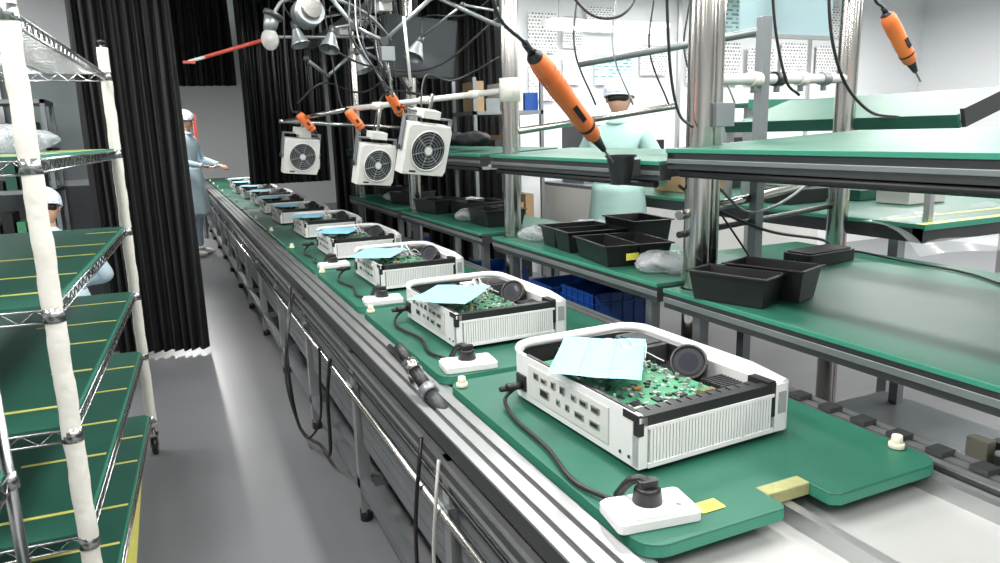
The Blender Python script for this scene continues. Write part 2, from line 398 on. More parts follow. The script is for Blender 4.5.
# ------------------------------------------------------------ switch boxes
def switchbox(x,y,rot):
    b=B()
    b.prism(rrect(-.085,.085,-.05,.05,.012),0,.018,WH); b.prism(rrect(-.08,.08,-.045,.045,.01),.018,.024,WH)
    b.box(-.07,-.03,-.03,.0,.024,.0255,WH2)
    T=TR((-.0,.01,.024)); b.cyl((0,0,0),(0,0,.024),.029,BK,r2=.026,n=24,T=T); b.cyl((0,0,.024),(0,0,.03),.026,BK,r2=.02,n=24,T=T)
    b.prism(rrect(-.02,.02,-.011,.011,.008),.03,.044,BK,T)
    b.tube(smoothpts([(0,.01,.06),(-.010,.02,.066),(-.026,.035,.056),(-.04,.06,.016)],6),[.009]*19,BK,10)
    b.cyl((.05,-.02,.024),(.05,-.02,.026),.005,ALD,n=10)
    b.done('power_switch_box',(x,y,.781),(0,0,rot),bevel=.002)
switchbox(.765,1.025,-.15); switchbox(.80,2.02,-.1); switchbox(.81,3.04,-.1); switchbox(.81,4.06,0)
for i in range(4):
    dy=1.01*i; dx=.035 if i else 0
    cable('power_cable',[(.722+dx,1.09+dy,.792),(.70+dx,1.2+dy,.788),(.725+dx,1.36+dy,.79),(.735,1.55+dy,.79),(.76,1.66+dy,.80),(.795,1.66+dy,.83)],.0055)
    b=B(); b.cyl((.765,1.66+dy,.832),(.818,1.66+dy,.832),.011,BK); b.cyl((.745,1.66+dy,.83),(.765,1.66+dy,.832),.007,BK,r2=.01); b.done('power_plug')
b=B(); b.prism(rrect(-.028,.028,-.018,.018,.002),0,.001,YEL2); b.box(-.018,.018,.004,.006,.001,.0013,BK); b.box(-.018,.012,-.003,-.001,.001,.0013,BK); b.box(-.018,.016,-.01,-.008,.001,.0013,BK)
b.done('yellow_label',(.885,1.0,.781),(0,0,.0))
# ------------------------------------------------------------ benches
def bench(y0,y1,depth,zl,zu,ud,tilt):
    b=B(); X=1.6
    b.box(X,X+depth,y0,y1,zl-.012,zl,G); b.box(X-.006,X,y0,y1,zl-.014,zl+.001,GE)
    b.box(X,X+.045,y0,y1,zl-.07,zl-.012,DK); b.box(X+depth-.045,X+depth,y0,y1,zl-.07,zl-.012,DK)
    b.box(X-.004,X,y0,y1,zl-.05,zl-.03,ALD)
    b.box(X,X+depth,y0,y0+.04,zl-.06,zl-.012,DK); b.box(X,X+depth,y1-.04,y1,zl-.06,zl-.012,DK)
    b.box(X+.05,X+depth,y0,y1,.30,.32,ALD)
    for y in(y0+.1,y1-.14):
        for x in(X+.05,X+depth-.1): b.box(x,x+.04,y,y+.04,0,zl-.05,ALD)
    T=TR((X,0,zu),(0,-tilt,0))
    b.box(0,ud,y0,y1,-.012,0,G,T); b.box(-.006,0,y0,y1,-.014,.001,GE,T)
    b.box(0,.05,y0,y1,-.07,-.012,DK,T); b.box(-.003,0,y0,y1,-.05,-.035,ALD,T); b.box(ud-.05,ud,y0,y1,-.06,-.012,DK,T); b.box(0,ud,y0,y0+.04,-.06,-.012,DK,T);b.box(0,ud,y1-.04,y1,-.06,-.012,DK,T)
    b.cyl((.02,y0+.05,-.085),(.02,y1-.05,-.085),.014,BK,T=T)
    for (x,y) in((X+.1,y1-.05),):
        b.cyl((x,y,0),(x,y,3.3),.046,STEEL,n=28)
        for z in(zl-.03,zu-.06,): b.cyl((x,y,z-.03),(x,y,z+.03),.055,ALD,n=28)
        b.cyl((x,y,.0),(x,y,.02),.08,ALD,n=24)
    return b
b=bench(.1,2.08,1.22,.93,1.43,.95,.045)
b.box(2.25,2.82,2.08,2.62,.918,.93,G); b.box(2.25,2.82,2.58,2.62,.86,.918,DK); b.box(2.78,2.82,2.08,2.62,.86,.918,DK)
b.cyl((2.86,2.42,0),(2.86,2.42,3.3),.046,STEEL,n=28)
b.cyl((1.77,2.03,2.7),(1.77,2.03,.9),.022,STEEL,n=20)
b.cyl((1.62,2.03,1.2),(2.86,2.45,1.25),.018,STEEL); b.cyl((1.62,2.03,1.13),(2.86,2.45,1.12),.012,BK)
b.box(1.72,1.80,1.97,2.09,1.50,1.58,ALD); b.cyl((1.70,2.03,1.66),(2.86,2.42,1.70),.02,WH2)
for k,t in enumerate((.3,.45,.62,.8)):
    p=V((1.70,2.03,1.66)).lerp(V((2.86,2.42,1.70)),t); b.cyl(p-V((.03,0.01,0)),p+V((.03,.01,0)),.028,[WRAP,BK,WRAP,ALD][k],n=18); b.cyl(p,p-V((0,0,.05)),.012,ALD)
b.cyl((1.75,2.04,2.0),(2.86,2.42,2.05),.014,STEEL)
b.done('assembly_workbench',bevel=.002)
b=bench(2.12,3.60,.62,.94,1.385,.5,.045); b.cyl((1.70,3.55,1.5),(2.6,3.3,1.62),.018,STEEL)
b.box(2.08,2.12,2.14,2.18,.94,1.9,ALD); b.cyl((2.1,2.16,1.85),(2.1,3.5,1.85),.016,ALD)
b.done('assembly_workbench',bevel=.002)
b=bench(3.75,5.3,.62,.94,1.385,.5,.045); b.done('assembly_workbench',bevel=.002)
b=bench(5.45,7.0,.62,.94,1.385,.5,.045); b.done('assembly_workbench',bevel=.002)
b=B()
b.box(2.95,4.4,2.05,4.6,1.045,1.06,G); b.box(2.944,2.95,2.05,4.6,1.043,1.061,GE); b.box(2.95,4.4,2.044,2.05,1.035,1.061,GE); b.box(2.95,4.4,2.05,2.1,.98,1.045,DK); b.box(2.95,3.0,2.05,4.6,.98,1.045,DK)
b.box(2.95,4.4,2.052,2.09,1.06,1.062,YEL); b.box(3.0,4.4,2.24,2.265,1.06,1.062,YEL)
for x in(3.0,4.3):
    for y in(2.2,4.5): b.box(x,x+.05,y,y+.05,0,1.0,ALU)
for (x,y0,y1,z) in((3.05,2.0,3.4,1.50),):
    T=TR((x,0,z),(0,-.30,0)); b.box(0,.5,y0,y1,-.015,0,G,T); b.box(-.02,0,y0,y1,-.03,.03,GR,T); b.box(0,.5,y0-.02,y0,-.03,.05,DK,T)
    b.box(x,x+.03,y0+.1,y0+.13,1.06,z,ALU); b.box(x,x+.03,y1-.03,y1,1.06,z,ALU)
b.box(3.3,6.2,3.5,3.9,1.62,1.64,G); b.box(3.3,6.2,3.49,3.5,1.60,1.66,GE)
for x in(3.35,4.35,): b.box(x,x+.04,3.55,3.59,1.06,1.62,ALU)
b.box(6.1,6.14,3.55,3.59,0,1.62,ALU)
b.done('packing_workbench',bevel=.002)
b=B()
b.grid(lambda u,v:(2.9+1.0*u,2.02+.3*v-.05*math.sin(u*5),1.07+.012*math.sin(u*9+v*5)-(.14*(1-v)**2)),20,8,GLS); b.done('plastic_film_sheet',norm=False)
# ------------------------------------------------------------ trays
def tray(x,y,z,w,l,h,rot,name='black_parts_tray',tilt=0,cells=(2,1)):
    b=B(); t=.004; fl=.015
    def ring(x0,x1,y0,y1):
        o=[(x0,y0),(x1,y0),(x1,y1),(x0,y1)]
        i=[(x0+fl,y0+fl),(x1-fl,y0+fl),(x1-fl,y1-fl),(x0+fl,y1-fl)]
        ot=[(px,py,h) for px,py in o]; ob=[(px,py,0) for px,py in i]
        it=[(px+(t if k in(0,3) else -t),py+(t if k in(0,1) else -t),h) for k,(px,py) in enumerate(o)]
        ib=[(px+(t if k in(0,3) else -t),py+(t if k in(0,1) else -t),t) for k,(px,py) in enumerate(i)]
        vs=ot+ob+it+ib; fs=[(4,5,6,7),(12,13,14,15)]
        for k in range(4):
            j=(k+1)%4; fs+=[(k,j,4+j,4+k),(8+k,8+j,12+j,12+k),(k,j,8+j,8+k)]
        b.add(vs,fs,BK)
    nx,ny=cells
    for i in range(nx):
        for j in range(ny): ring(-w/2+i*w/nx,-w/2+(i+1)*w/nx,-l/2+j*l/ny,-l/2+(j+1)*l/ny)
    b.box(-w/2-.01,w/2+.01,-l/2-.01,-l/2,h-.006,h,BK); b.box(-w/2-.01,w/2+.01,l/2,l/2+.01,h-.006,h,BK); b.box(-w/2-.01,-w/2,-l/2,l/2,h-.006,h,BK); b.box(w/2,w/2+.01,-l/2,l/2,h-.006,h,BK)
    b.done(name,(x,y,z),(tilt,0,rot),bevel=.0015)
tray(1.675,1.80,.932,.14,.27,.10,.35,cells=(1,1)); tray(1.835,1.80,.932,.15,.27,.11,.35,cells=(1,1))
tray(1.78,2.62,.942,.30,.34,.09,-.15,cells=(2,1)); tray(1.82,3.02,.942,.30,.34,.10,-.1,cells=(1,2)); tray(2.06,2.90,.942,.2,.3,.14,-.1,cells=(1,1))
b=B(); b.box(1.68,1.74,2.434,2.437,.972,1.0,YEL2); b.done('yellow_label')
for i,(x,y) in enumerate(((1.85,4.1),(1.95,4.6),(1.8,5.0),(1.85,5.8),(1.95,6.4))): tray(x,y,.942,.26,.3,.1,.1*i)
for i,(x,y) in enumerate(((1.75,3.32),(2.05,3.35),(1.78,4.35),(2.1,5.1),(1.8,6.1),(1.75,2.28))): bag('plastic_parts_bag',(x,y,.944),.11,.10,.08,10+i)
for i,(x,y) in enumerate(((1.8,4.3),(1.85,4.8),(1.9,6.0))): bag('cable_bundle',(x,y,1.42),.1,.14,.09,20+i,BKM)
b=B(); b.prism(rrect(-.15,.15,-.07,.07,.02),0,.05,BK); b.prism(rrect(-.14,.14,-.06,.06,.02),.05,.056,BKM); b.done('power_adapter',(2.46,2.16,.932),(0,0,.1),bevel=.004)
cable('power_cable',[(2.61,2.17,.95),(2.66,2.14,.96),(2.72,2.0,.94),(2.70,1.7,.937),(2.6,1.5,.937)],.005)
cable('power_cable',[(2.31,2.15,.95),(2.2,2.02,.938),(2.05,1.97,.937),(1.98,1.99,.95),(1.95,2.06,1.05),(1.80,2.03,1.2)],.004)
b=B()
for (x,y,z,w,l,h,m) in((3.2,4.0,1.062,.4,.3,.25,CARD),(3.7,4.1,1.062,.3,.3,.18,DK),(4.1,3.9,1.062,.25,.3,.3,WH2),(3.15,3.0,1.062,.3,.2,.08,BK),(3.6,2.9,1.062,.5,.35,.06,GR),(3.6,2.6,1.062,.3,.2,.07,WH2)): b.box(x,x+w,y,y+l,z,z+h,m)
b.done('packing_boxes_pile',bevel=.004)
b=B(); T=TR((1.53,2.26,1.30))
b.prism(rrect(-.033,.033,-.033,.033,.01),0,.004,BK,T)
b.cyl((0,0,0),(0,0,.1),.035,BK,r2=.052,n=20,T=T,cap=False)
b.cyl((0,0,.1),(0,0,.108),.058,BK,n=20,T=T,cap=False); b.box(.03,.068,-.03,.03,.03,.09,DK,T)
b.done('screwdriver_holster')
# ------------------------------------------------------------ electric screwdrivers
def screwdriver(tail,tip,s=1.,cabletop=None):
    tail=V(tail);tip=V(tip); d=(tail-tip); L=d.length
    q=V((0,0,1)).rotation_difference(d.normalized()); T=Matrix.Translation(tip)@q.to_matrix().to_4x4()
    b=B(); 
    prof=[(.004,0,ALD),(.004,.14,ALD),(.010,.15,DK),(.016,.24,BK),(.020,.29,BK),(.026,.31,ORG),(.030,.40,ORG),(.029,.55,ORG),(.031,.70,ORG),(.030,.90,ORG),(.024,.97,ORG),(.012,1.0,BK)]
    for (r0,t0,m0),(r1,t1,m1) in zip(prof[:-1],prof[1:]):
        b.cyl((0,0,t0*L),(0,0,t1*L),r0*s,m1,r2=r1*s,n=24,T=T,cap=False)
    b.cyl((0,0,.99*L),(0,0,1.06*L),.01*s,BK,n=12,T=T)
    b.box(-.008*s,.008*s,-.034*s,-.026*s,.5*L,.62*L,BK,T)
    for k in range(5): b.cyl((0,0,(.72+.035*k)*L),(0,0,(.733+.035*k)*L),.032*s,ORG,n=24,T=T,cap=False)
    b.cyl((0,0,.4*L),(0,0,.42*L),.0315*s,BK,n=20,T=T,cap=False)
    b.box(-.012*s,.012*s,.026*s,.033*s,.46*L,.6*L,WH2,T)
    if cabletop:
        e=T@V((0,0,1.05*L)); c=V(cabletop)
        b.tube(smoothpts([e,e+(e-tip)*.25,(e+c)/2+V((-.03,0,.05)),c],8)+[V((c.x,c.y,3.3))],.005,BK,8)
    b.done('electric_screwdriver')
screwdriver((.93,1.80,1.71),(1.47,2.22,1.385),1.0,(.80,1.7,2.4))
screwdriver((2.29,1.8,1.868),(2.50,1.8,1.64),.85,(2.2,1.8,2.5))
screwdriver((1.14,3.9,1.73),(1.26,4.0,1.57),.9,(1.0,3.8,2.5))
screwdriver((1.0,4.3,1.66),(1.12,4.3,1.5),.9,(.9,4.3,2.5))
screwdriver((.82,4.9,1.66),(.95,4.9,1.5),.9,(.8,4.9,2.5))
# ------------------------------------------------------------ fans and rail
b=B(); b.cyl((1.70,3.55,1.72),(1.02,4.35,1.66),.016,WH2); b.cyl((1.02,4.35,1.66),(.78,5.2,1.62),.014,STEEL)
b.cyl((1.70,3.55,1.66),(1.70,3.55,1.78),.055,WRAP,n=20)
b.cyl((1.70,5.25,1.55),(.75,5.25,1.62),.014,STEEL)
b.cyl((1.22,4.11,1.68),(1.22,3.6,1.62),.012,STEEL); 
for t in(.2,.5,.8):
    p=V((1.70,3.55,1.72)).lerp(V((1.02,4.35,1.66)),t); b.cyl(p-V((.02,-.02,0)),p+V((.02,-.02,0)),.022,WRAP)
b.done('fan_mounting_rail')
def fan(loc,rz,rx,w=.24,top=.1,ry=0):
    b=B(); h=w*.55; d=.085
    b.prism(rrect(-h,h,-d/2,d/2,.02),-h,h,WH2)
    T=Matrix.Rotation(math.radians(90),4,'X')
    b.prism(rrect(-h*.98,h*.98,-h*.98,h*.98,.03),d/2-.002,d/2+.006,WH2,T)
    b.cyl((0,0,d/2+.004),(0,0,d/2+.0075),h*.76,BKM,n=40,T=T)
    for r in(.2,.32,.44,.56,.68,.78):
        pts=[(math.cos(a*math.pi/18)*h*r,math.sin(a*math.pi/18)*h*r,d/2+.013) for a in range(36)]; b.tube(pts,.0017 if r<.75 else .004,ALD if r<.75 else WH2,6,True,T=T)
    b.cyl((0,0,d/2+.006),(0,0,d/2+.016),h*.16,WH2,n=24,T=T)
    for a in range(6):
        t=a*math.pi/3+.3; b.tube([(math.cos(t)*h*.15,math.sin(t)*h*.15,d/2+.011),(math.cos(t)*h*.8,math.sin(t)*h*.8,d/2+.011)],.0025,ALD,6,T=T)
    for k in range(7):
        t=k*2*math.pi/7; b.add([(math.cos(t)*h*.2,math.sin(t)*h*.2,d/2+.008),(math.cos(t+.5)*h*.7,math.sin(t+.5)*h*.7,d/2+.008),(math.cos(t+.85)*h*.68,math.sin(t+.85)*h*.68,d/2+.0085),(math.cos(t+.5)*h*.2,math.sin(t+.5)*h*.2,d/2+.0085)],[(0,1,2,3)],DK,False,T)
    b.box(-h*.7,-h*.4,-d/2-.008,-d/2-.006,-h*.9,-h*.82,DK)
    b.box(-h-.012,-h-.004,-.015,.015,-.01,h+.035,ALD); b.box(h+.004,h+.012,-.015,.015,-.01,h+.035,ALD); b.box(-h-.012,h+.012,-.015,.015,h+.028,h+.036,ALD)
    b.cyl((-h-.02,0,0),(-h,0,0),.014,BK); b.cyl((h,0,0),(h+.02,0,0),.014,BK)
    b.cyl((0,0,h+.03),(0,.0,h+.05+top),.01,STEEL)
    b.box(-.05,.05,-.035,.035,h+.03,h+.07,WH2)
    b.done('ionizing_fan',loc,(rx,ry,rz),bevel=.003)
fan((1.22,3.6,1.43),.22,.22,.235,ry=.12); fan((1.12,4.22,1.34),.25,.18,.215,ry=.1,top=.16); fan((.83,5.0,1.385),.15,.15,.21,ry=.1)
fan((1.05,6.1,1.36),.1,.1,.2)
# ------------------------------------------------------------ overhead clutter
b=B()
c=V((.56,4.0,2.0)); b.ell(c,(.045,.045,.055),BULB); b.cyl(c+V((0,0,-.01)),c+V((.0,0,.02)),.015,STEEL); b.cyl(c+V((0,0,.04)),c+V((.02,0,.11)),.03,ALD,r2=.04); b.cyl(c+V((.02,0,.11)),c+V((.03,0,.13)),.05,DK)
b.tube(smoothpts([c+V((.03,0,.13)),c+V((.1,0,.2)),c+V((.3,0,.22)),c+V((.6,.2,.15)),(1.7,5.25,2.0)]),.01,ALD,10)
b.cyl((.74,3.98,2.12),(.76,3.9,2.14),.075,ALD,n=32); b.cyl((.76,3.9,2.14),(.765,3.88,2.145),.05,STEEL,n=32)
b.done('inspection_lamp')
def clamp_lamp(loc,aim,base):
    b=B(); loc=V(loc); aim=V(aim).normalized(); base=V(base)
    b.cyl(loc,loc+aim*.09,.022,ALD,r2=.055,n=24,cap=False); b.cyl(loc+aim*.088,loc+aim*.095,.057,ALD,n=24,cap=False); b.cyl(loc-aim*.05,loc,.018,DK,r2=.022,n=16)
    b.ell(loc+aim*.05,(.02,.02,.02),BULB)
    m=(loc+base)/2+V((.03,0,.12)); b.cyl(loc-aim*.04,m,.007,ALD,n=8); b.cyl(m,base,.007,ALD,n=8); b.ell(m,(.016,.016,.016),DK); b.ell(base,(.025,.025,.03),DK)
    b.tube(smoothpts([loc-aim*.05,loc-aim*.12+V((0,0,.05)),m+V((.02,0,-.05)),base+V((0,0,.1))],6),.004,BK,6)
    b.done('clamp_lamp')
clamp_lamp((.92,4.2,2.06),(-.3,-.4,-1),(1.68,5.2,2.15))
clamp_lamp((1.12,4.4,1.97),(.3,-.3,-1),(1.66,5.2,1.95))
clamp_lamp((1.36,4.0,2.0),(-.5,-.3,-.9),(1.68,3.6,2.12))
clamp_lamp((.78,4.5,2.12),(.2,-.3,-1),(1.66,5.2,2.24))
b=B()
for (p,q,r,m) in(((.2,5,1.98),(.30,5,2.01),.010,WH2),((.30,5,2.01),(.72,5,2.14),.012,RED),((.72,5,2.14),(1.7,5.25,2.2),.010,ALD)): b.cyl(p,q,r,m)
b.box(.17,.24,4.98,5.02,1.97,1.985,RED)
b.done('red_swing_arm')
b=B()
pts=[(1.7,3.55,2.02),(1.35,3.7,2.2),(1.1,3.8,1.98),(.95,3.8,2.05),(.85,3.9,2.22)]
for p,q in zip(pts[:-1],pts[1:]): b.cyl(p,q,.011,ALD); b.cyl(V(q)-V((0,.02,0)),V(q)+V((0,.02,0)),.022,DK)
b.cyl((1.1,3.8,1.98),(1.14,3.82,1.70),.008,STEEL); b.cyl((1.2,3.75,2.1),(1.22,3.75,1.75),.008,WH2)
b.box(1.07,1.14,3.74,3.8,1.88,1.95,ALD)
b.done('articulated_tool_arm')
b=B()
pts=[(1.7,5.25,1.9),(1.3,5.1,2.1),(1.05,5.0,1.9),(.9,4.9,2.0)]
for p,q in zip(pts[:-1],pts[1:]): b.cyl(p,q,.011,ALD); b.ell(q,(.02,.02,.02),DK)
b.done('articulated_tool_arm')
b=B(); T=TR((1.60,4.7,2.06),(.15,0,.35)); b.prism(rrect(-.3,.3,-.19,.19,.012),-.02,.02,BK,T@Matrix.Rotation(math.radians(90),4,'X')); b.box(-.285,.285,-.024,-.02,-.175,.175,SCREEN,T); b.cyl((1.60,4.75,2.14),(1.60,4.75,3.3),.018,DK); b.box(-.06,.06,.015,.05,-.06,.1,DK,T)
b.done('hanging_monitor')
b=B()
b.box(1.30,1.36,3.2,7.0,2.30,2.36,ALU)
for y in(3.3,5.2,6.8): b.cyl((1.33,y,2.36),(1.33,y,3.3),.012,STEEL)
for k in range(6): b.box(1.29,1.37,3.4+.55*k,3.52+.55*k,2.25,2.30,WH2)
b.done('overhead_utility_rail')
cable('air_hose',[(2.25,2.0,2.6),(2.24,2.0,2.0),(2.32,2.0,1.7),(2.55,2.05,1.55),(2.8,2.1,1.52)],.006)
cable('air_hose',[(1.86,1.9,2.3),(1.88,1.9,1.9),(1.95,1.9,1.66),(2.02,1.9,1.6)],.005)
cable('air_hose',[(1.05,2.0,2.3),(1.1,2.0,2.02),(1.22,2.0,1.86),(1.35,2.0,1.85),(1.42,2.0,1.95),(1.45,2.0,2.2)],.004)
cable('air_hose',[(1.5,2.0,2.3),(1.52,2.0,2.0),(1.56,2.02,1.7),(1.6,2.02,1.55),(1.63,1.98,1.5)],.005)
cable('air_hose',[(1.64,2.06,1.3),(1.8,2.1,1.22),(2.1,2.1,1.1),(2.5,2.2,1.02),(2.7,2.3,.96)],.006,BK)
cable('air_hose',[(1.8,2.06,1.3),(2.0,2.1,1.18),(2.3,2.2,1.2),(2.6,2.3,1.3),(2.84,2.36,1.4)],.006,ALD)
rd=random.Random(11)
for i in range(20):
    x=.92+.055*i; y=3.8+.12*i; e=1.66+rd.uniform(0,.25)
    cable('air_hose',[(x,y,3.0),(x+.02,y,2.3),(x-rd.uniform(-.05,.1),y-.2,1.98),(x+rd.uniform(.03,.12),y-.2,e)],.0042,[BK,ALD,BK,BK,BK][i%5])
for i in range(5):
    x=1.9+.22*i; cable('air_hose',[(x,3.2+.1*i,3.0),(x+.02,3.2,2.3),(x-.04,3.15,1.9),(x+.05,3.1,1.62)],.005,[BK,ALD,BK][i%3])
cable('power_cable',[(1.68,3.6,2.1),(1.4,3.9,1.86),(1.1,4.2,1.9),(.9,4.4,2.05)],.006)
cable('power_cable',[(1.68,5.2,2.05),(1.3,5.0,1.8),(1.0,4.9,1.85),(.82,4.9,1.72)],.006)
cable('power_cable',[(1.22,3.62,1.52),(1.3,3.75,1.8),(1.45,3.7,1.78),(1.68,3.58,1.9)],.005)
cable('power_cable',[(1.12,4.26,1.45),(1.25,4.35,1.75),(1.5,4.2,1.72),(1.66,5.2,1.8)],.005)
# ------------------------------------------------------------ hoses at conveyor
cable('air_hose',[(.54,3.9,.72),(.5,3.7,.68),(.44,3.5,.45),(.46,3.45,.12),(.53,3.3,.06),(.54,3.1,.1),(.53,3.0,.4),(.535,2.9,.6)],.008)
cable('air_hose',[(.54,3.8,.7),(.47,3.55,.62),(.42,3.45,.35),(.47,3.35,.1),(.53,3.25,.2),(.53,3.15,.45),(.53,3.1,.6)],.006)
cable('air_hose',[(.55,1.75,.70),(.53,1.72,.64),(.52,1.75,.45),(.53,1.8,.2),(.54,1.9,.05)],.006)
cable('air_hose',[(.545,1.6,.70),(.525,1.58,.6),(.525,1.62,.4),(.535,1.6,.2),(.54,1.5,.06)],.005,WH2)
cable('air_hose',[(.64,2.35,.785),(.63,2.1,.785),(.6,1.97,.785)],.009)
b=B(); T=TR((.60,1.84,.805),(math.radians(-62),0,.2),1.35)
b.cyl((0,0,-.08),(0,0,-.02),.014,DK,T=T); b.cyl((0,0,-.02),(0,0,.0),.019,ALD,T=T); b.cyl((0,0,0),(0,0,.05),.014,BK,T=T); b.cyl((0,0,.05),(0,0,.08),.017,STEEL,T=T); b.cyl((0,0,.08),(0,0,.13),.012,BK,T=T)
b.done('hose_connector')
def crate(x,y,z,w=.4,l=.3,h=.2):
    b=B(); t=.006
    b.box(0,w,0,l,0,t,BLUEC); b.box(0,t,0,l,0,h,BLUEC); b.box(w-t,w,0,l,0,h,BLUEC); b.box(0,w,0,t,0,h,BLUEC); b.box(0,w,l-t,l,0,h,BLUEC)
    for k in range(5): b.box(-.006,0,.03+k*l/5.5,.036+k*l/5.5,0,h,BLUEC); b.box(.03+k*w/5.5,.036+k*w/5.5,-.006,0,0,h,BLUEC)
    for zz in(h-.01,h-.05): b.box(-.008,0,0,l,zz,zz+.006,BLUEC); b.box(0,w,-.008,0,zz,zz+.006,BLUEC)
    b.done('blue_crate',(x,y,z))
crate(1.72,1.62,.322,.3,.25,.18); crate(1.72,2.75,.322,.35,.3,.25); crate(1.72,2.75,.58,.35,.3,.18); crate(1.72,3.15,.322,.4,.25,.4); crate(1.72,4.2,.322,.4,.4,.3)
b=B()
rd=random.Random(5)
for i in range(46):
    x=rd.uniform(1.75,2.6);y=rd.uniform(.3,1.35);w=rd.uniform(.03,.14);l=rd.uniform(.04,.16);h=rd.uniform(.03,.2); b.box(x,x+w,y,y+l,.322,.322+h,rd.choice([BK,WH2,DK,ALD,DK,BK,ALD,CREAM,BK]))
b.done('stored_parts_pile',bevel=.003)
b=B()
for i in range(20):
    x=rd.uniform(1.75,2.1);y=rd.uniform(4.7,6.8);w=rd.uniform(.05,.16);l=rd.uniform(.04,.2);h=rd.uniform(.05,.3); b.box(x,x+w,y,y+l,.322,.322+h,rd.choice([BK,WH2,DK,BLUEC,ALD]))
b.done('stored_parts_pile',bevel=.003)
b=B()
for k in range(9): b.box(1.50,1.545,.55+k*.1,.59+k*.1,.763,.775,DK)
b.box(1.455,1.47,.3,1.5,.716,.745,ALU)
b.done('conveyor_sensor_strip')
# ------------------------------------------------------------ posters
def poster(x0,x1,z0,z1,m,y=6.455,name='wall_notice'):
    b=B(); b.grid(lambda u,v:(x0+(x1-x0)*u,y,z0+(z1-z0)*v),1,1,m); b.box(x0,x1,y+.001,y+.004,z0,z1,WH); b.done(name,norm=False)
for a in [(3.3,3.62,2.25,2.62,TXT),(3.3,3.62,1.8,2.15,TXT),(3.68,3.9,2.3,2.6,TXT),(3.68,3.9,1.95,2.22,TXT),(3.95,4.3,2.45,2.7,TXT),(4.05,4.5,1.95,2.25,TXT2),(4.6,4.95,2.05,2.35,TXT),(5.2,5.5,1.95,2.35,TXT),(5.6,5.95,1.95,2.4,TXT),(6.05,6.45,1.95,2.35,TXT),(6.55,6.95,2.0,2.42,TXT),(7.1,7.5,2.0,2.4,TXT),(5.3,6.2,2.5,2.9,TXT2),(6.35,6.9,2.5,2.85,TXT),(7.1,7.6,2.5,2.85,TXT)]: poster(*a)
b=B(); b.box(2.75,3.4,3.0,3.01,1.97,2.6,PANEL); b.box(2.75,3.4,2.99,3.02,1.95,1.97,ALU); b.cyl((2.8,3.0,2.6),(2.8,3.0,3.3),.006,STEEL);b.cyl((3.35,3.0,2.6),(3.35,3.0,3.3),.006,STEEL)
b.done('hanging_panel')
b=B(); b.box(3.3,4.3,5.2,6.2,0,1.0,WH2); b.box(3.35,4.25,5.15,5.2,.1,.9,WH2); b.box(3.3,4.3,5.2,6.2,1.0,1.03,ALD); b.box(3.4,3.85,5.6,6.0,1.03,1.55,ALD); b.box(3.45,3.8,5.59,5.6,1.15,1.5,DK); b.box(3.95,4.2,5.5,5.9,1.03,1.4,BK); b.done('test_station_cabinet',bevel=.01)
b=B(); b.box(4.7,6.0,5.3,6.2,0,.95,WH2); b.box(4.7,6.0,5.3,6.2,.95,.98,G); b.box(4.9,5.3,5.5,5.9,.98,1.5,ALD); b.box(4.95,5.25,5.49,5.5,1.1,1.4,BK); b.box(5.4,5.8,5.5,5.9,.98,1.35,BK); b.done('test_station_cabinet',bevel=.01)
b=B()
for z in(.2,.7,1.2,1.65):
    b.box(2.35,3.0,5.6,6.1,z,z+.03,ALD)
for x in(2.35,2.97):
    for y in(5.6,6.07): b.box(x,x+.03,y,y+.03,0,1.95,ALD)
for z in(.23,.73,1.23,1.68):
    x=2.4
    while x<2.85:
        w=rd.uniform(.06,.14); h=rd.uniform(.08,.26); b.box(x,x+w,5.65,5.95,z,z+h,rd.choice([DK,BK,WH2,CARD,ALD,BLUEC,BK])); x+=w+.02
b.done('storage_rack')
b=B(); b.box(-.2,.3,13.5,14.2,0,1.9,WH2); b.box(-.15,.25,13.48,13.5,1.0,1.7,WH); b.box(-.1,.2,13.47,13.48,.3,.8,ALD); b.done('storage_cabinet',bevel=.01)
b=B(); b.box(.46,.50,12,12.3,.8,1.9,RED);b.box(.44,.52,11.9,12.4,.78,.82,ALD);b.cyl((.48,12.15,0),(.48,12.15,.8),.03,ALD); b.done('signal_board')
